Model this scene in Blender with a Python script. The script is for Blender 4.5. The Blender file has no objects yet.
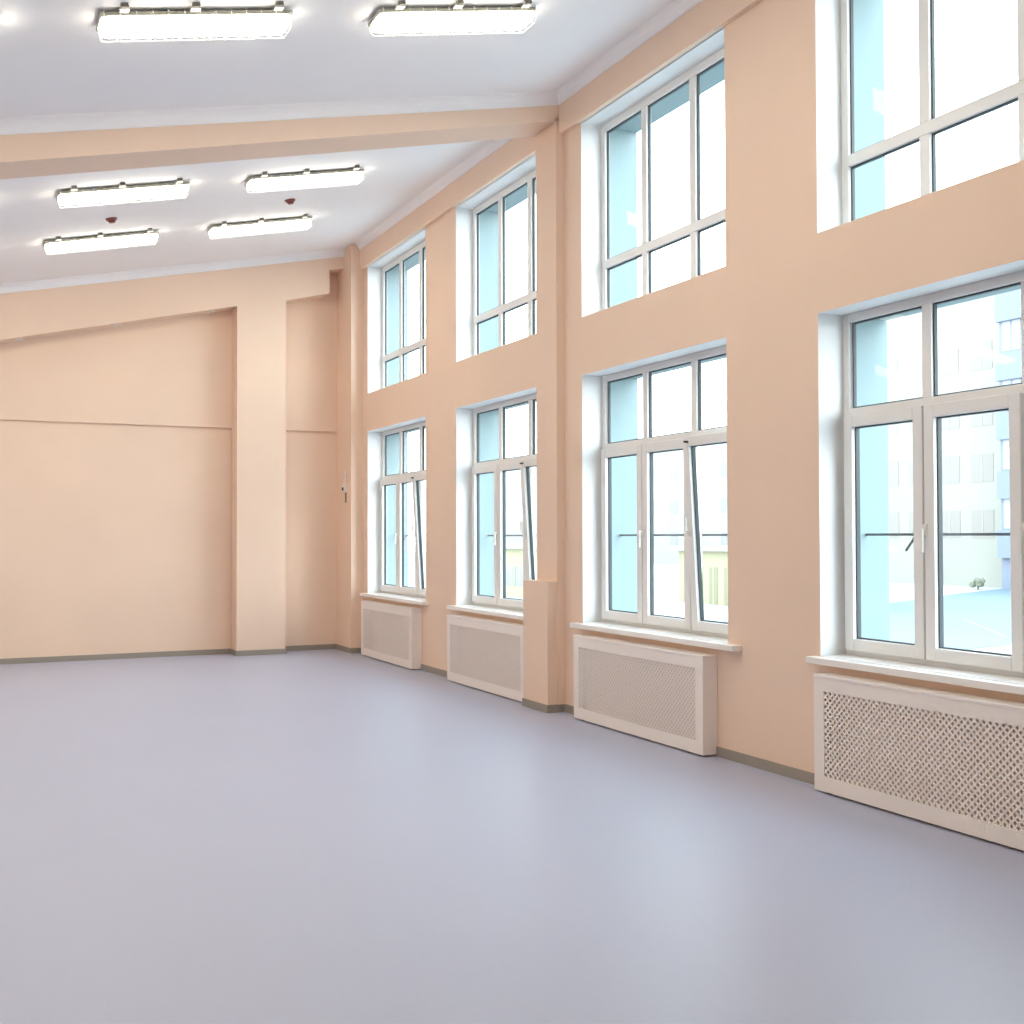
import bpy, bmesh, math, random
from mathutils import Vector, Matrix
random.seed(4)
S = bpy.context.scene
C = bpy.data.collections.new('place'); S.collection.children.link(C)

# ------------------------------------------------------------------ measures
W = 4.92            # inner face of the window wall
WO = 5.50           # its outer face
XL, YR, YB = -5.0, -4.0, 15.70     # left wall, rear wall, far wall
YP = 15.38          # front of the far pier
SL = 0.209
def zc(x): return 5.63 + SL*(x-4.84)
def zb(x): return 4.36 + 0.2215*(x-0.209)     # underside of the cross beam
BY0, BY1 = 9.18, 9.60
SILL, LT, UB, UT = 0.825, 3.02, 3.535, 5.27
WIN = [(14.84,12.67),(11.73,9.60),(8.85,6.72),(5.74,3.61)]

# ------------------------------------------------------------------ materials
def mat(name, col, rough=.6, metal=0, noise=0, nscale=3, bump=0, bscale=60, spec=.5, emit=None, estr=0):
    m = bpy.data.materials.new(name); m.use_nodes = True
    nt = m.node_tree; b = nt.nodes['Principled BSDF']
    b.inputs['Base Color'].default_value = (*col,1); b.inputs['Roughness'].default_value = rough
    b.inputs['Metallic'].default_value = metal; b.inputs['Specular IOR Level'].default_value = spec
    tc = nt.nodes.new('ShaderNodeTexCoord')
    if noise:
        n = nt.nodes.new('ShaderNodeTexNoise'); n.inputs['Scale'].default_value = nscale; n.inputs['Detail'].default_value = 5
        nt.links.new(tc.outputs['Object'], n.inputs['Vector'])
        r = nt.nodes.new('ShaderNodeValToRGB')
        r.color_ramp.elements[0].position=.3; r.color_ramp.elements[1].position=.7
        r.color_ramp.elements[0].color = (*[c*(1-noise) for c in col],1); r.color_ramp.elements[1].color = (*[min(1,c*(1+noise)) for c in col],1)
        nt.links.new(n.outputs['Fac'], r.inputs['Fac']); nt.links.new(r.outputs['Color'], b.inputs['Base Color'])
    if bump:
        n = nt.nodes.new('ShaderNodeTexNoise'); n.inputs['Scale'].default_value = bscale; n.inputs['Detail'].default_value = 4
        nt.links.new(tc.outputs['Object'], n.inputs['Vector'])
        bp = nt.nodes.new('ShaderNodeBump'); bp.inputs['Strength'].default_value = bump; bp.inputs['Distance'].default_value=.01
        nt.links.new(n.outputs['Fac'], bp.inputs['Height']); nt.links.new(bp.outputs['Normal'], b.inputs['Normal'])
    if emit:
        b.inputs['Emission Color'].default_value = (*emit,1); b.inputs['Emission Strength'].default_value = estr
    return m
M = {}
M['peach'] = mat('peach wall paint', (.81,.615,.48), .75, noise=.02, nscale=1.2, bump=.08, bscale=90)
M['white_paint'] = mat('white reveal paint', (.76,.77,.77), .6, bump=.05, bscale=80)
M['ceiling'] = mat('white ceiling paint', (.87,.86,.875), .8, noise=.015, nscale=.8)
M['facade'] = mat('pale blue outer render', (.215,.28,.29), .8)
M['skirting'] = mat('grey brown skirting', (.30,.265,.225), .5)
M['pvc'] = mat('white window plastic', (.80,.80,.79), .3)
M['gasket'] = mat('dark rubber gasket', (.05,.06,.065), .6)
M['sill'] = mat('white sill board', (.86,.83,.80), .3)
M['screen'] = mat('cream radiator screen', (.86,.79,.735), .45)
M['rail'] = mat('grey metal rail', (.12,.12,.125), .5, metal=.3)
M['tray'] = mat('grey fixture tray', (.35,.35,.30), .5)
M['clip'] = mat('steel clip', (.16,.15,.12), .5, metal=.2)
M['wire'] = mat('white wire', (.85,.85,.82), .4)
M['diffuser'] = mat('lit diffuser', (.9,.9,.85), .4, emit=(1,.93,.76), estr=14)
M['red'] = mat('dark red plastic', (.16,.025,.02), .4)
M['white_plastic'] = mat('white plastic', (.8,.78,.74), .4)
M['dark'] = mat('dark lens', (.06,.045,.035), .7)
M['cream_block'] = mat('cream facade', (.31,.30,.26), .8, noise=.04, nscale=.4)
M['pale_block'] = mat('pale facade', (.31,.30,.285), .8, noise=.04, nscale=.3)
M['pink_glass'] = mat('pink tinted window', (.245,.22,.20), .35)
M['grey_glass'] = mat('grey window', (.21,.21,.22), .3)
M['bay'] = mat('blue grey cladding', (.20,.225,.285), .7)
M['bay_glass'] = mat('light bay window', (.36,.38,.39), .35)
M['yellow'] = mat('yellow render', (.36,.34,.22), .8)
M['ochre'] = mat('ochre door', (.25,.23,.15), .7)
M['ground'] = mat('pale paving', (.42,.42,.41), .9, noise=.05, nscale=.3)
M['court'] = mat('light blue court', (.14,.185,.215), .7, noise=.05, nscale=.15)
M['court_line'] = mat('court marking', (.2,.23,.24), .8)
M['bush'] = mat('dull green leaves', (.17,.18,.13), .9)
M['bench'] = mat('grey bench', (.14,.13,.14), .8)

# floor: smooth lavender grey sheet flooring with a faint fleck
def floor_mat():
    m = mat('lavender grey floor', (.50,.49,.565), .42, spec=.5)
    nt = m.node_tree; b = nt.nodes['Principled BSDF']; tc = [n for n in nt.nodes if n.type=='TEX_COORD'][0]
    a = nt.nodes.new('ShaderNodeTexNoise'); a.inputs['Scale'].default_value=140; a.inputs['Detail'].default_value=3
    c = nt.nodes.new('ShaderNodeTexNoise'); c.inputs['Scale'].default_value=.7; c.inputs['Detail'].default_value=3
    for n in (a,c): nt.links.new(tc.outputs['Object'], n.inputs['Vector'])
    mx = nt.nodes.new('ShaderNodeMath'); mx.operation='MULTIPLY_ADD'; mx.inputs[1].default_value=.35
    nt.links.new(c.outputs['Fac'], mx.inputs[0]); nt.links.new(a.outputs['Fac'], mx.inputs[2])
    r = nt.nodes.new('ShaderNodeValToRGB')
    r.color_ramp.elements[0].position=.4; r.color_ramp.elements[1].position=1.0
    r.color_ramp.elements[0].color=(.40,.425,.545,1); r.color_ramp.elements[1].color=(.455,.48,.61,1)
    nt.links.new(mx.outputs[0], r.inputs['Fac']); nt.links.new(r.outputs['Color'], b.inputs['Base Color'])
    return m
M['floor'] = floor_mat()
def glass_mat():
    m = bpy.data.materials.new('window glass'); m.use_nodes=True; nt=m.node_tree; nt.nodes.clear()
    o = nt.nodes.new('ShaderNodeOutputMaterial'); t = nt.nodes.new('ShaderNodeBsdfTransparent'); g = nt.nodes.new('ShaderNodeBsdfGlossy')
    t.inputs['Color'].default_value=(.93,.97,.97,1); g.inputs['Roughness'].default_value=.02
    x = nt.nodes.new('ShaderNodeMixShader'); lw = nt.nodes.new('ShaderNodeLayerWeight'); pw = nt.nodes.new('ShaderNodeMath'); pw.operation='POWER'; pw.inputs[1].default_value=5; nt.links.new(lw.outputs['Facing'],pw.inputs[0]); f = nt.nodes.new('ShaderNodeMath'); f.operation='MULTIPLY_ADD'; f.inputs[1].default_value=.6; f.inputs[2].default_value=.01; nt.links.new(pw.outputs[0],f.inputs[0])
    nt.links.new(f.outputs[0], x.inputs[0]); nt.links.new(t.outputs[0], x.inputs[1]); nt.links.new(g.outputs[0], x.inputs[2]); nt.links.new(x.outputs[0], o.inputs[0])
    return m
M['glass'] = glass_mat()

# ------------------------------------------------------------------ helpers
class MB:
    def __init__(s): s.v=[]; s.f=[]; s.m=[]; s.mats=[]
    def mi(s, m):
        if m not in s.mats: s.mats.append(m)
        return s.mats.index(m)
    def face(s, pts, m):
        n=len(s.v); s.v+= [tuple(p) for p in pts]; s.f.append(list(range(n,n+len(pts)))); s.m.append(s.mi(m))
    def box(s, a, b, m):
        x0,x1=sorted((a[0],b[0])); y0,y1=sorted((a[1],b[1])); z0,z1=sorted((a[2],b[2]))
        n=len(s.v); s.v+=[(x,y,z) for z in (z0,z1) for y in (y0,y1) for x in (x0,x1)]
        for q in ((0,2,3,1),(4,5,7,6),(0,1,5,4),(2,6,7,3),(0,4,6,2),(1,3,7,5)): s.f.append([n+i for i in q]); s.m.append(s.mi(m))
    def prism(s, poly, fn0, fn1, m):      # polygon swept between two mappings
        n=len(s.v); k=len(poly); s.v+=[fn0(*p) for p in poly]+[fn1(*p) for p in poly]; i=s.mi(m)
        s.f.append([n+j for j in range(k)]); s.f.append([n+k+j for j in reversed(range(k))]); s.m+=[i,i]
        for j in range(k): s.f.append([n+j,n+k+j,n+k+(j+1)%k,n+(j+1)%k]); s.m.append(i)
    def tube(s, p0, p1, r, m, seg=8):
        p0=Vector(p0); p1=Vector(p1); d=(p1-p0).normalized(); a=d.orthogonal().normalized(); b=d.cross(a)
        n=len(s.v); i=s.mi(m)
        for p in (p0,p1):
            for k in range(seg):
                t=2*math.pi*k/seg; s.v.append(tuple(p+a*(r*math.cos(t))+b*(r*math.sin(t))))
        for k in range(seg): s.f.append([n+k,n+(k+1)%seg,n+seg+(k+1)%seg,n+seg+k]); s.m.append(i)
        s.f.append([n+k for k in reversed(range(seg))]); s.f.append([n+seg+k for k in range(seg)]); s.m+=[i,i]
    def build(s, name, parent=None, bevel=0, smooth=False, origin=None, seg=2):
        me=bpy.data.meshes.new(name)
        o0=Vector(origin) if origin else Vector((0,0,0))
        me.from_pydata([tuple(Vector(v)-o0) for v in s.v],[],s.f)
        for m in s.mats: me.materials.append(M[m])
        for p,i in zip(me.polygons,s.m): p.material_index=i; p.use_smooth=smooth
        bm=bmesh.new(); bm.from_mesh(me); bmesh.ops.recalc_face_normals(bm, faces=bm.faces); bm.to_mesh(me); bm.free()
        o=bpy.data.objects.new(name,me); o.location=o0; C.objects.link(o)
        if parent: o.parent=parent
        if bevel:
            b=o.modifiers.new('bevel','BEVEL'); b.width=bevel; b.segments=seg; b.limit_method='ANGLE'
        return o
def tag(o,label,cat=None,group=None,kind=None):
    o['label']=label
    if cat: o['category']=cat
    if group: o['group']=group
    if kind: o['kind']=kind
    return o
def struct(mb,name,label,cat,**k):
    return tag(mb.build(name,**k),label,cat,kind='structure')
def empty(name,loc=(0,0,0)):
    o=bpy.data.objects.new(name,None); o.empty_display_size=.2; o.location=loc; C.objects.link(o); return o
def kids(o): return [c for c in C.objects if c.parent is o]
def copy_tree(o,parent=None):
    c=o.copy(); C.objects.link(c)
    if parent: c.parent=parent
    for ch in kids(o): copy_tree(ch,c)
    return c

# ------------------------------------------------------------------ shell
b=MB(); b.box((XL-.2,YR-.2,-.2),(WO,YB+.4,0),'floor')
struct(b,'floor','smooth lavender grey floor of the empty hall','floor')

# window wall with its openings
b=MB()
ys=sorted({YR-.2,YB+.4}|{y for w in WIN for y in w}); zs=[-.2,SILL-.04,LT,UB,UT,6.4]
zs=[-.2,SILL,LT,UB,UT,6.4]
def opening(y0,y1,z0,z1):
    return (z0,z1) in ((SILL,LT),(UB,UT)) and any(abs(w[1]-y0)<1e-6 and abs(w[0]-y1)<1e-6 for w in WIN)
for i in range(len(ys)-1):
    for j in range(len(zs)-1):
        y0,y1,z0,z1=ys[i],ys[i+1],zs[j],zs[j+1]
        if opening(y0,y1,z0,z1):
            XM=5.17
            for xa,xb,m in ((W,XM,'white_paint'),(XM,WO,'facade')):
                b.face([(xa,y0,z0),(xb,y0,z0),(xb,y0,z1),(xa,y0,z1)],m)
                b.face([(xa,y1,z0),(xb,y1,z0),(xb,y1,z1),(xa,y1,z1)],m)
                b.face([(xa,y0,z0),(xb,y0,z0),(xb,y1,z0),(xa,y1,z0)],m)
                b.face([(xa,y0,z1),(xb,y0,z1),(xb,y1,z1),(xa,y1,z1)],m)
        else:
            b.face([(W,y0,z0),(W,y1,z0),(W,y1,z1),(W,y0,z1)],'peach')
            b.face([(WO,y0,z0),(WO,y1,z0),(WO,y1,z1),(WO,y0,z1)],'facade')
for z in (-.2,6.4): b.face([(W,ys[0],z),(WO,ys[0],z),(WO,ys[-1],z),(W,ys[-1],z)],'peach')
for y in (ys[0],ys[-1]): b.face([(W,y,-.2),(WO,y,-.2),(WO,y,6.4),(W,y,6.4)],'peach')
# weld so that the wall is one closed shell
def weld(o):
    bm=bmesh.new(); bm.from_mesh(o.data); bmesh.ops.remove_doubles(bm,verts=bm.verts,dist=1e-5); bmesh.ops.recalc_face_normals(bm,faces=bm.faces); bm.to_mesh(o.data); bm.free()
wr=struct(b,'wall_right','peach window wall with two tiers of white lined window openings','wall'); weld(wr)

# far wall
b=MB()
b.box((XL-.2,YB+.035,-.2),(W,YB+.4,3.075),'peach'); b.box((XL-.2,YB,3.075),(W,YB+.4,6.2),'peach')
def zn(x): return 4.024+.2296*(x-.364)
b.prism([(XL-.2,0),(-3.6,0),(-3.6,zn(-3.6)),(3.27,zn(3.27)),(3.27,0),(3.93,0),(3.93,4.82),(4.545,4.975),(4.545,5.30),(W,5.385),(W,zc(W)+.2),(XL-.2,zc(XL-.2)+.2)],
        lambda x,z:(x,YP,z), lambda x,z:(x,YB,z),'peach')
struct(b,'wall_back','peach far wall with a wide recessed niche, pier and narrow recess','wall')
b=MB(); b.box((XL-.2,YR-.2,-.2),(XL,YB+.4,5),'peach'); struct(b,'wall_left','peach left wall of the hall','wall')
b=MB(); b.box((XL,YR-.2,-.2),(W,YR,6.2),'peach'); struct(b,'wall_front','peach wall at the near end of the hall','wall')
b=MB(); b.prism([(XL-.2,zc(XL-.2)),(WO+.1,zc(WO+.1)),(WO+.1,zc(WO+.1)+.3),(XL-.2,zc(XL-.2)+.3)],lambda x,z:(x,YR-.2,z),lambda x,z:(x,YB+.4,z),'ceiling')
struct(b,'ceiling','white sloping ceiling rising towards the window wall','ceiling')

# cross beam
b=MB(); b.prism([(XL,zb(XL)),(W,zb(W)),(W,zc(W)+.1),(XL,zc(XL)+.1)],lambda x,z:(x,BY0,z),lambda x,z:(x,BY1+.03,z),'peach')
struct(b,'trim_1','peach beam crossing under the sloping ceiling','beam')
# ring band above the upper windows
b=MB(); b.box((W-.05,YR,UT),(W+.01,YB,zc(W)+.05),'peach')
struct(b,'trim_2','peach band running above the upper windows under the ceiling','trim')
# pilaster with its boxed foot, corner column
b=MB(); b.box((W-.08,BY0,0),(W+.01,BY1-.012,5.42),'peach'); struct(b,'trim_3','slim peach pilaster under the cross beam','pilaster')
b=MB(); b.box((W-.175,BY0+.012,0),(W-.075,BY1+.09,1.18),'peach'); b.box((W-.08,BY1-.01,0),(W-.001,BY1+.09,.74),'peach')
struct(b,'trim_4','peach waist high boxing at the foot of the pilaster','pier')
b=MB(); b.box((W-.17,15.04,0),(W+.01,YB+.04,5.6),'peach'); struct(b,'trim_5','peach corner column at the far end of the window wall','pilaster')
# cove cornices
def cove(mb,p0,p1,down,out,s0=.10,s1=None):
    s1=s1 or s0; pr=[(0,0),(1,0)]+[(1-math.cos(t)*1+0,0) for t in ()]
    prof=[(0,0),(0,1)]+[(1-math.cos(a),1-math.sin(a)) for a in [math.pi/2*k/6 for k in range(0,7)]][1:]
    # concave quarter: from bottom of wall edge (0,1) to outer ceiling edge (1,0)
    prof=[(0,0),(0,1),(.10,.95),(.14,.78),(.25,.52),(.45,.30),(.72,.17),(.93,.12),(1,0)]
    d=Vector(down); o=Vector(out); p0=Vector(p0); p1=Vector(p1)
    mb.prism(prof,lambda u,v:tuple(p0+o*u*s0+d*v*s0),lambda u,v:tuple(p1+o*u*s1+d*v*s1),'ceiling')
k=[0]
def cv(p0,p1,down,out,label):
    k[0]+=1; b=MB(); cove(b,p0,p1,down,out); struct(b,'trim_%d'%(5+k[0]),label,'cornice')
D=(0,0,-1); XR=W-.05
cv((XR,BY1+.03,zc(XR)),(XR,YP,zc(XR)),D,(-1,0,0),'white cove cornice above the two far windows')
cv((XR,YR,zc(XR)),(XR,BY0,zc(XR)),D,(-1,0,0),'white cove cornice above the nearer windows')
cv((XL,BY0,zc(XL)),(XR,BY0,zc(XR)),D,(0,-1,0),'white cove cornice along the near side of the beam')
cv((XL,BY1+.03,zc(XL)),(XR,BY1+.03,zc(XR)),D,(0,1,0),'white cove cornice along the far side of the beam')
cv((XL,YP,zc(XL)),(XR,YP,zc(XR)),D,(0,-1,0),'white cove cornice along the far wall')

# baseboards
b=MB(); h=.07; t=.014; yb0=YB+.035
for y0,y1 in ((YR,BY0),(BY1+.09,15.04)): b.box((W-t,y0,0),(W,y1,h),'skirting')
b.box((W-.175-t,BY0+.012-t,0),(W-.175,BY1+.09,h),'skirting'); b.box((W-.175,BY0+.012-t,0),(W,BY0+.012,h),'skirting')
b.box((W-.17-t,15.04-t,0),(W-.17,yb0,h),'skirting'); b.box((W-.17,15.04-t,0),(W,15.04,h),'skirting')
struct(b,'baseboard_right','grey brown baseboard along the window wall','baseboard')
b=MB(); yb=YB+.035
b.box((-3.6,yb-t,0),(3.27,yb,h),'skirting'); b.box((3.27-t,YP-t,0),(3.27,yb-t,h),'skirting'); b.box((3.27,YP-t,0),(3.93+t,YP,h),'skirting')
b.box((3.93,YP,0),(3.93+t,yb,h),'skirting'); b.box((3.93+t,yb-t,0),(W-.17-t,yb,h),'skirting')
struct(b,'baseboard_back','grey brown baseboard along the far wall, niche and pier','baseboard')

# ------------------------------------------------------------------ windows
def ring(b,x0,x1,ya,yb,za,zb_,w,m):   # rectangular ring, ya>yb
    b.box((x0,ya,za),(x1,ya-w,zb_),m); b.box((x0,yb,za),(x1,yb+w,zb_),m)
    b.box((x0,ya-w,za),(x1,yb+w,za+w),m); b.box((x0,ya-w,zb_-w),(x1,yb+w,zb_),m)
X0,X1=5.125,5.178
def pane(name,y0,y1,z0,z1,par,x=5.158,org=None):
    b=MB(); b.box((x,y0,z0),(x+.006,y1,z1),'glass'); return b.build(name,par,origin=org)
def handle(par,y,z,x,org=None,lever=-1):
    b=MB(); b.box((x-.012,y-.014,z-.035),(x,y+.014,z+.035),'white_plastic'); b.tube((x-.03,y,z),(x-.008,y,z),.009,'white_plastic')
    b.box((x-.045,y-.011,z+.012),(x-.026,y+.011,z+lever*.13),'white_plastic'); return b.build('handle',par,bevel=.003,origin=org)
def lower_window(n,yl,yr,tilt,label):
    ol=.05 if yl<6 else .10; orr=.16 if 6<yl<9 else .10
    e=tag(empty('window_%d'%n,(W,(yl+yr)/2,SILL)),label,'window',kind='structure')
    T=lambda o:(setattr(o,'matrix_parent_inverse',Matrix.Translation(-e.location)),o)[1]
    wd=(yl-yr)/3
    b=MB(); za,zt=SILL+.005,LT
    ring(b,X0,X1,yl,yr,za,zt,.055,'pvc')
    b.box((X0,yl-.055,2.335),(X1,yr+.055,2.41),'pvc')                     # transom bar
    for k in (1,2): b.box((X0+.001,yl-wd*k+.036,2.41),(X1,yl-wd*k-.036,zt-.055),'pvc')
    b.box((X0+.001,yl-wd*2+.030,za+.055),(X1,yl-wd*2-.030,2.335),'pvc')
    b.box((X0+.02,yl-wd+.02,za+.055),(X1,yl-wd-.02,2.335),'pvc')
    T(b.build('window_frame',e,bevel=.004))
    # transom lights
    for k in range(3):
        y1=yl-(.065 if k==0 else wd*k+.036); y0=yl-(wd*3-.065 if k==2 else wd*(k+1)-.036)
        g=MB(); ring(g,5.145,5.168,y1-.0,y0+.0,2.41,zt-.055,.010,'gasket'); T(g.build('gasket',e))
        T(pane('glass_pane',y0+.005,y1-.005,2.415,zt-.06,e))
    # three sashes
    for k in range(3):
        y1=yl-(wd*k+(.035 if k==0 else .006)); y0=yl-(wd*(k+1)-(.035 if k==2 else .006))
        if k==1: y0+=.012
        if k==2: y1-=.012
        z0,z1=za+.032,2.362; org=(5.10,(y0+y1)/2,z0)
        b=MB(); ring(b,5.090,5.150,y1,y0,z0,z1,.076,'pvc')
        s=b.build('sash',e,bevel=.005,origin=org)
        s.matrix_parent_inverse=Matrix.Translation(-e.location)
        g=MB(); ring(g,5.118,5.149,y1-.074,y0+.074,z0+.074,z1-.074,.010,'gasket'); go=g.build('gasket',s,origin=org); go.location=(0,0,0)
        p=pane('glass_pane',y0+.08,y1-.08,z0+.08,z1-.08,s,x=5.132,org=org); p.location=(0,0,0)
        if k==1: q=handle(s,y1-.012,SILL+.80,5.090,org); q.location=(0,0,0)
        if k==2: q=handle(s,(y1-.035 if tilt else y1+.012),SILL+.80,5.090,org,lever=(.9 if tilt else -1)); q.location=(0,0,0)
        if k==2 and tilt:
            s.rotation_euler=(0,-math.radians(3.3),0)
            a=MB(); a.box((4.975,y1-.06,2.31),(5.135,y1-.08,2.325),'gasket'); T(a.build('stay_arm',e))
    # outer sill flashing lies flush, inner sill board
    b=MB(); b.box((4.84,yl+ol,SILL-.04),(W,yr-orr,SILL),'sill'); b.box((W-.001,yl-.001,SILL-.0),(X0+.005,yr+.001,SILL+.004),'sill')
    T(b.build('window_sill',e,bevel=.006))
    # guard rail outside
    b=MB(); b.box((5.30,yl,1.592),(5.315,yr,1.608),'rail')
    b.tube((5.307,yl-.44,1.60),(5.307,yl-.35,1.50),.008,'rail')
    T(b.build('guard_rail',e))
    return e
def upper_window(n,yl,yr,label):
    e=tag(empty('window_%d'%n,(W,(yl+yr)/2,UB)),label,'window',kind='structure')
    T=lambda o:(setattr(o,'matrix_parent_inverse',Matrix.Translation(-e.location)),o)[1]
    wd=(yl-yr)/3; b=MB(); ring(b,X0,X1,yl,yr,UB,UT,.065,'pvc')
    b.box((X0,yl-.065,3.975),(X1,yr+.065,4.05),'pvc')
    for k in (1,2):
        b.box((X0+.001,yl-wd*k+.040,UB+.065),(X1,yl-wd*k-.040,3.975),'pvc'); b.box((X0+.001,yl-wd*k+.040,4.05),(X1,yl-wd*k-.040,UT-.065),'pvc')
    T(b.build('window_frame',e,bevel=.004))
    for k in range(3):
        y1=yl-(.065 if k==0 else wd*k+.04); y0=yl-(wd*3-.065 if k==2 else wd*(k+1)-.04)
        for z0,z1 in ((UB+.065,3.975),(4.05,UT-.065)):
            g=MB(); ring(g,5.146,5.168,y1,y0,z0,z1,.010,'gasket'); T(g.build('gasket',e))
            T(pane('glass_pane',y0+.005,y1-.005,z0+.005,z1-.005,e))
    return e
desc=['farthest lower window, beside the corner column','lower window just beyond the pilaster','lower window just this side of the pilaster','nearest lower window with both visible sashes shut','lower window behind the view','lower window by the near end wall']
descu=['farthest upper window, beside the corner column','upper window just beyond the pilaster','upper window just this side of the pilaster','nearest upper window, cut by the picture edge','upper window behind the view','upper window by the near end wall']
for i,(yl,yr) in enumerate(WIN):
    lower_window(2*i+1,yl,yr,i<3,'white '+desc[i]); upper_window(2*i+2,yl,yr,'white '+descu[i])

# ------------------------------------------------------------------ radiator screens
def clip(poly,L,H):
    def cut(P,ins,inter):
        R=[]
        for i in range(len(P)):
            a,c=P[i-1],P[i]
            if ins(c):
                if not ins(a): R.append(inter(a,c))
                R.append(c)
            elif ins(a): R.append(inter(a,c))
        return R
    def ix(x): return lambda a,c:(x,a[1]+(c[1]-a[1])*(x-a[0])/(c[0]-a[0]))
    def iy(y): return lambda a,c:(a[0]+(c[0]-a[0])*(y-a[1])/(c[1]-a[1]),y)
    for ins,it in ((lambda p:p[0]>=0,ix(0)),(lambda p:p[0]<=L,ix(L)),(lambda p:p[1]>=0,iy(0)),(lambda p:p[1]<=H,iy(H))):
        if poly: poly=cut(poly,ins,it)
    return poly
RL,RX=1.935,4.79
def make_screen():
    e=empty('radiator_screen',(0,0,0))      # origin: floor, wall side, far end
    d=W-.002-RX; x0=-d
    def ln(o): return o
    b=MB(); z0,z1=.015,.712; fm=.018
    b.box((x0,0,z0),(x0+fm,-.09,z1),'screen'); b.box((x0,-RL+.09,z0),(x0+fm,-RL,z1),'screen')
    b.box((x0,-.09,z0),(x0+fm,-RL+.09,.110),'screen'); b.box((x0,-.09,.632),(x0+fm,-RL+.09,z1),'screen')
    b.build('front_frame',e)
    b=MB(); L=RL-.18; H=.522; p=.0297*math.sqrt(2); w=.0128*math.sqrt(2)/2
    for sgn in (1,-1):
        n=int((L+H)/p)+2
        for i in range(-1,n):
            c=i*p if sgn==1 else i*p-H
            # strip around line  u + sgn*v = c
            if sgn==1: poly=[(c-w,0),(c+w,0),(c+w-H,H),(c-w-H,H)]
            else: poly=[(c-w,0),(c+w,0),(c+w+H,H),(c-w+H,H)]
            q=clip(poly,L,H)
            if len(q)>2:
                xo=x0+.004+(.0001 if sgn==1 else 0)
                b.prism(q,lambda u,v,xo=xo:(xo,-.09-u,.110+v),lambda u,v,xo=xo:(xo+.0025,-.09-u,.110+v),'screen')
    b.build('lattice_panel',e)
    for y0,y1 in ((-.0,-.016),(-RL+.016,-RL)):
        b=MB(); b.box((x0+fm,y0,z0),(0,y1,z1),'screen'); b.build('side_panel',e)
    b=MB(); b.box((x0-.004,.004,z1),(0,-RL-.004,.732),'screen'); b.build('top_board',e,bevel=.003)
    for y in (-.1,-RL+.1):
        b=MB(); b.box((x0+.03,y-.02,0),(x0+.09,y+.02,z0),'dark'); b.build('foot',e)
    return e
sc0=make_screen()
sy=[14.73,11.69,8.785,5.655]
sl=['cream perforated radiator screen under the farthest lower window','cream perforated radiator screen partly hidden by the boxed pilaster foot',
    'cream perforated radiator screen just this side of the pilaster, showing its side panel','cream perforated radiator screen nearest the camera, cut by the picture edge']
for i,y in enumerate(sy):
    e=sc0 if i==0 else copy_tree(sc0)
    e.location=(W-.002,y,0); tag(e,sl[i],'radiator cover','radiator screens under the windows')

# ------------------------------------------------------------------ ceiling lights
ang=math.atan(SL)
def make_light():
    e=empty('ceiling_light')
    Ln,Wd=1.20,.25
    b=MB(); b.box((-Ln/2,-Wd/2,-.045),(Ln/2,Wd/2,-.018),'tray'); b.build('tray',e,bevel=.008)
    b=MB()
    n=8
    prof=[(-Wd/2+.006,-.045),(Wd/2-.006,-.045),(Wd/2-.012,-.075),(Wd/2-.04,-.100),(-Wd/2+.04,-.100),(-Wd/2+.012,-.075)]
    i=b.mi('diffuser')
    secs=[(-Ln/2+.006,.55,.5),(-Ln/2+.02,.82,.85),(-Ln/2+.05,1,1),(Ln/2-.05,1,1),(Ln/2-.02,.82,.85),(Ln/2-.006,.55,.5)]
    k=len(prof)
    for x,s1,s2 in secs: b.v+=[(x,y*s1,-.045+(z+.045)*s2) for y,z in prof]
    for s in range(len(secs)-1):
        for j in range(k): b.f.append([s*k+j,s*k+(j+1)%k,(s+1)*k+(j+1)%k,(s+1)*k+j]); b.m.append(i)
    b.f.append(list(range(k))); b.f.append([(len(secs)-1)*k+j for j in reversed(range(k))]); b.m+=[i,i]
    b.build('diffuser',e)
    b=MB(); g=.145
    for zz,yy in ((-.118,-.09),(-.118,0),(-.118,.09),(-.07,g),(-.07,-g)): b.tube((-Ln/2+.02,yy,zz),(Ln/2-.02,yy,zz),.0025,'wire',6)
    for q in range(13):
        x=-Ln/2+.02+q*(Ln-.04)/12
        pts=[(x,-g,-.02),(x,-g,-.075),(x,-.10,-.118),(x,.10,-.118),(x,g,-.075),(x,g,-.02)]
        for a,c in zip(pts,pts[1:]): b.tube(a,c,.0025,'wire',6)
    b.build('wire_guard',e)
    for x in (-.46,-.03,.50):
        for sgn in (-1,1):
            b=MB(); b.box((x-.028,sgn*.125,-.030),(x+.028,sgn*.185,-.020),'white_plastic'); b.box((x-.022,sgn*.175,-.026),(x+.022,sgn*.205,0),'clip'); b.build('clip',e)
    for x in (-.45,.45):
        b=MB(); b.box((x-.05,-.03,-.018),(x+.05,.03,.0),'white_plastic'); b.build('mount',e)
    return e
li0=make_light(); first=True
vis={(1.285,7.31):'long caged ceiling light at top left, nearer than the beam',(3.045,7.31):'long caged ceiling light nearer than the beam, right of its twin',
 (1.32,11.27):'caged ceiling light just beyond the beam, left of the pair',(3.07,11.27):'caged ceiling light just beyond the beam, right of the pair',
 (1.32,13.22):'caged ceiling light nearest the far wall, left of the pair',(3.07,13.22):'caged ceiling light nearest the far wall, right of the pair'}
order=list(vis)+[(x,y) for y in (13.22,11.27,7.31) for x in (-.44,-2.15)]+[(x,y) for y in (5.3,3.3) for x in (-2.15,-.44,1.32,3.07)]  # entries after the visible ones are unseen lights added to brighten the hall
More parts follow.
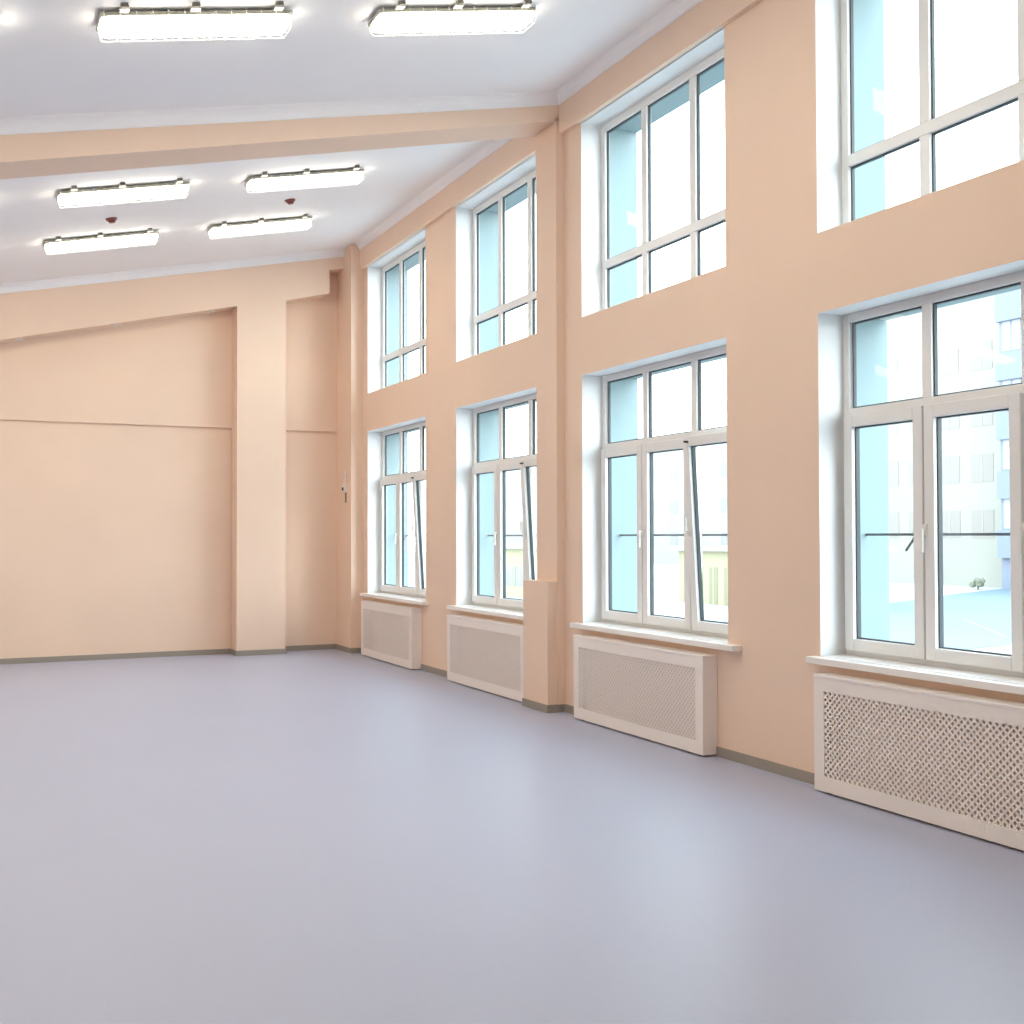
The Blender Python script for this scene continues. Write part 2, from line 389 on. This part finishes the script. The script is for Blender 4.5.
for i,(x,y) in enumerate(order):
    e=li0 if i==0 else copy_tree(li0)
    e.location=(x,y,zc(x)); e.rotation_euler=(0,-ang,0)
    if (x,y) in vis: tag(e,vis[(x,y)],'ceiling light','caged ceiling lights')
    else: tag(e,'caged ceiling light added outside the picture to help light the hall, on the ceiling %s'%('nearer than the camera view' if y<7 else 'left of the view'),'ceiling light','caged ceiling lights added outside the picture %s'%('near' if y<7 else 'left'))

# smoke detectors
for x,y,l in ((1.34,12.43,'small round red smoke detector between the left pair of far lights'),(3.18,12.28,'small round red smoke detector between the right pair of far lights')):
    e=tag(empty('smoke_detector',(x,y,zc(x))),l,'smoke detector','smoke detectors'); e.rotation_euler=(0,-ang,0)
    for nm,r0,r1,z0,z1,m in (('base',.06,.055,0,-.018,'red'),('head',.045,.03,-.018,-.045,'red')):
        b=MB(); n=20; i=b.mi(m)
        b.v=[(r0*math.cos(2*math.pi*q/n),r0*math.sin(2*math.pi*q/n),z0) for q in range(n)]+[(r1*math.cos(2*math.pi*q/n),r1*math.sin(2*math.pi*q/n),z1) for q in range(n)]
        for q in range(n): b.f.append([q,(q+1)%n,n+(q+1)%n,n+q]); b.m.append(i)
        b.f+= [list(range(n)),list(range(n,2*n))]; b.m+=[i,i]; b.build(nm,e)

# niche spotlights
an=math.atan(.2296)
for x,l in ((.575,'small recessed spotlight at the left end of the niche soffit'),(1.75,'small recessed spotlight in the middle of the niche soffit'),(2.94,'small recessed spotlight nearest the pier in the niche soffit')):
    e=tag(empty('recessed_spotlight',(x,15.53,zn(x))),l,'spotlight','spotlights in the niche soffit'); e.rotation_euler=(0,-an,0)
    b=MB(); n=24; i=b.mi('white_plastic')
    for r,z in ((.058,0),(.058,-.008),(.040,-.012),(.036,-.001)): b.v+=[(r*math.cos(2*math.pi*q/n),r*math.sin(2*math.pi*q/n),z) for q in range(n)]
    for s in range(3):
        for q in range(n): b.f.append([s*n+q,s*n+(q+1)%n,(s+1)*n+(q+1)%n,(s+1)*n+q]); b.m.append(i)
    b.build('ring',e)
    b=MB(); i=b.mi('tray'); b.v=[(.037*math.cos(2*math.pi*q/n),.037*math.sin(2*math.pi*q/n),-.004) for q in range(n)]+[(0,0,-.009)]
    for q in range(n): b.f.append([q,(q+1)%n,n]); b.m.append(i)
    b.build('lamp',e)
# little device on the corner column
e=tag(empty('wall_sensor',(W-.17,15.275,2.2)),'tiny white sensor with dark eye and conduit on the corner column','wall sensor')
b=MB(); b.box((-.035,-.035,.0),(0,.02,.13),'white_plastic'); b.build('housing',e,bevel=.004)
b=MB(); b.box((-.05,.0,.03),(-.035,.03,.07),'dark'); b.build('lens',e)
b=MB(); b.tube((-.012,0,.13),(-.012,0,.30),.010,'white_plastic'); b.build('conduit',e)
b=MB(); b.box((-.006,-.03,-.14),(0,.03,0),'clip'); b.build('bracket',e)

# ------------------------------------------------------------------ outside
GZ=-1.2
b=MB(); b.box((WO+.01,-60,GZ-.2),(140,190,GZ),'ground'); struct(b,'ground','pale paved ground outside the windows','ground')
b=MB(); P=[(17.5,19.5),(24.5,20.8),(28,20.0),(60,42),(56,45.5),(42.2,39.5),(30.8,33.8),(21,30)]
b.prism(P,lambda x,y:(x,y,GZ+.0),lambda x,y:(x,y,GZ+.03),'court')
ct=struct(b,'sports_court','light blue outdoor court beyond the nearest window','court')
ct.name='trim_30'
b=MB(); a=Vector((29.6,27.6)); c=Vector((25.2,22.0)); n=Vector((-(c-a).y,(c-a).x)).normalized()*.06
b.prism([tuple(a+n),tuple(c+n),tuple(c-n),tuple(a-n)],lambda x,y:(x,y,GZ+.03),lambda x,y:(x,y,GZ+.036),'court_line'); struct(b,'trim_31','white line painted across the blue court','court line')

def block(name,label,x,y0,y1,depth,height,wallm,winm,rows,cols,z0,dz,wh,ww,y0w=None,y1w=None,group=None):
    e=tag(empty(name,(x,(y0+y1)/2,GZ)),label,'building')
    L=e.location
    def T(o): o.matrix_parent_inverse=Matrix.Translation(-L); return o
    b=MB(); b.box((x,y0,GZ),(x+depth,y1,GZ+height),wallm); T(b.build('wall',e))
    ya,yb_=(y0w or y0+1),(y1w or y1-1)
    for r in range(rows):
        for c in range(cols):
            yy=ya+(yb_-ya)*(c+.5)/cols; zz=z0+r*dz
            b=MB(); b.box((x-.02,yy-ww/2,zz),(x+.02,yy+ww/2,zz+wh),winm); b.box((x-.03,yy-.05,zz),(x-.015,yy+.04,zz+wh),wallm); T(b.build('window',e))
    return e,T
e,T=block('apartment_building','tall cream apartment building facing the nearest window',49.0,42.1,60,12,16,'cream_block','pink_glass',4,7,1.4,3.0,1.5,1.5)
b=MB(); b.box((48.8,42.1,GZ+16),(61.2,60,GZ+16.5),'pale_block'); T(b.build('roof',e))
e,T=block('bay_tower','blue grey tower with stacked light bay windows at the right of the nearest window',47.6,32.5,41.8,12,17,'bay','bay_glass',5,4,.9+1.0,3.0,1.5,1.1,33.0,42.2)
for q in range(5):
    b=MB(); b.box((47.3,32.5,1.9+q*3-1.5),(47.6,41.8,1.9+q*3-.1),'bay'); T(b.build('balcony',e))
e,T=block('apartment_building','long pale apartment building seen through the far windows',62,82,150,14,12,'pale_block','grey_glass',3,16,.4,3.2,1.4,1.2)
b=MB(); b.box((61.7,82,GZ+12),(76.3,150,GZ+12.5),'cream_block'); T(b.build('roof',e))
e,T=block('low_shop','low yellow flat roofed building with dark openings across the yard',27.2,33.6,40.6,5,2.15,'yellow','ochre',1,5,GZ+.0,1,1.5,.55)
b=MB(); b.box((26.9,33.4,GZ+2.15),(32.4,40.8,GZ+2.35),'pale_block'); T(b.build('roof',e))
e,T=block('low_shop','low yellow building with pale band seen through the second window',22.6,44.2,49.5,5,2.2,'yellow','grey_glass',1,4,GZ+.5,1,.9,.7)
b=MB(); b.box((22.3,44.0,GZ+2.2),(27.8,49.7,GZ+2.4),'pale_block'); T(b.build('roof',e))
e=tag(empty('bush',(46.2,42.05,GZ)),'small dull green bush before the cream building','bush')
for q in range(9):
    b=MB(); 
    bm=bmesh.new(); bmesh.ops.create_icosphere(bm,subdivisions=2,radius=.15)
    for v in bm.verts: v.co*=1+random.uniform(-.18,.18)
    me=bpy.data.meshes.new('foliage'); bm.to_mesh(me); bm.free(); me.materials.append(M['bush'])
    if q==0: verts=[];faces=[]
    off=Vector((random.uniform(-.2,.2),random.uniform(-.2,.2),.25+random.uniform(0,.2))); n0=len(verts)
    verts+=[tuple(v.co+off) for v in me.vertices]; faces+=[[n0+i for i in p.vertices] for p in me.polygons]
me=bpy.data.meshes.new('foliage'); me.from_pydata(verts,[],faces); me.materials.append(M['bush'])
o=bpy.data.objects.new('foliage',me); C.objects.link(o); o.parent=e
b=MB(); b.tube((0,0,0),(0,0,.3),.04,'bench'); b.build('stem',e)

# ------------------------------------------------------------------ light
w=bpy.data.worlds.new('sky'); S.world=w; w.use_nodes=True; nt=w.node_tree
bg=nt.nodes['Background']; tc=nt.nodes.new('ShaderNodeTexCoord'); sp=nt.nodes.new('ShaderNodeSeparateXYZ'); rp=nt.nodes.new('ShaderNodeValToRGB')
nt.links.new(tc.outputs['Generated'],sp.inputs[0]); nt.links.new(sp.outputs['Z'],rp.inputs['Fac']); nt.links.new(rp.outputs['Color'],bg.inputs['Color'])
rp.color_ramp.elements[0].position=0; rp.color_ramp.elements[0].color=(.95,.98,1,1)
rp.color_ramp.elements[1].position=.9; rp.color_ramp.elements[1].color=(.62,.80,1,1)
x=rp.color_ramp.elements.new(.35); x.color=(.88,.96,1,1)
def vm(op,**k):
    n=nt.nodes.new('ShaderNodeVectorMath' if op=='DOT_PRODUCT' else 'ShaderNodeMath'); n.operation=op; return n
dp=vm('DOT_PRODUCT'); gd=Vector((.40,-.85,.33)).normalized(); dp.inputs[1].default_value=gd
nt.links.new(tc.outputs['Generated'],dp.inputs[0])
mxn=vm('MAXIMUM'); mxn.inputs[1].default_value=0; nt.links.new(dp.outputs['Value'],mxn.inputs[0])
pwn=vm('POWER'); pwn.inputs[1].default_value=5; nt.links.new(mxn.outputs[0],pwn.inputs[0])
man=vm('MULTIPLY_ADD'); man.inputs[1].default_value=8.0; man.inputs[2].default_value=6.1; nt.links.new(pwn.outputs[0],man.inputs[0])
nt.links.new(man.outputs[0],bg.inputs['Strength'])

# ------------------------------------------------------------------ camera
f=1142.9; yaw,pitch,roll=[math.radians(a) for a in (25.540,1.1776,-.1418)]
fwd=Vector((math.sin(yaw)*math.cos(pitch),math.cos(yaw)*math.cos(pitch),math.sin(pitch)))
rt=Vector((math.cos(yaw),-math.sin(yaw),0)); up=rt.cross(fwd)
r2=rt*math.cos(roll)+up*math.sin(roll); u2=-rt*math.sin(roll)+up*math.cos(roll)
cam=bpy.data.cameras.new('camera'); cam.sensor_width=36; cam.lens=f/1024*36; cam.clip_start=.05; cam.clip_end=400
co=bpy.data.objects.new('camera',cam); C.objects.link(co)
mm=Matrix((r2,u2,-fwd)).transposed().to_4x4(); mm.translation=(0,0,1.6); co.matrix_world=mm
S.camera=co
S.view_settings.view_transform='Standard'; S.view_settings.look='None'; S.view_settings.gamma=1; S.view_settings.use_curve_mapping=False
S.view_settings.exposure=0.0
S.cycles.use_denoising=True; S.cycles.max_bounces=16; S.cycles.diffuse_bounces=8; S.cycles.transparent_max_bounces=16
S.cycles.sample_clamp_indirect=8; S.cycles.use_light_tree=True
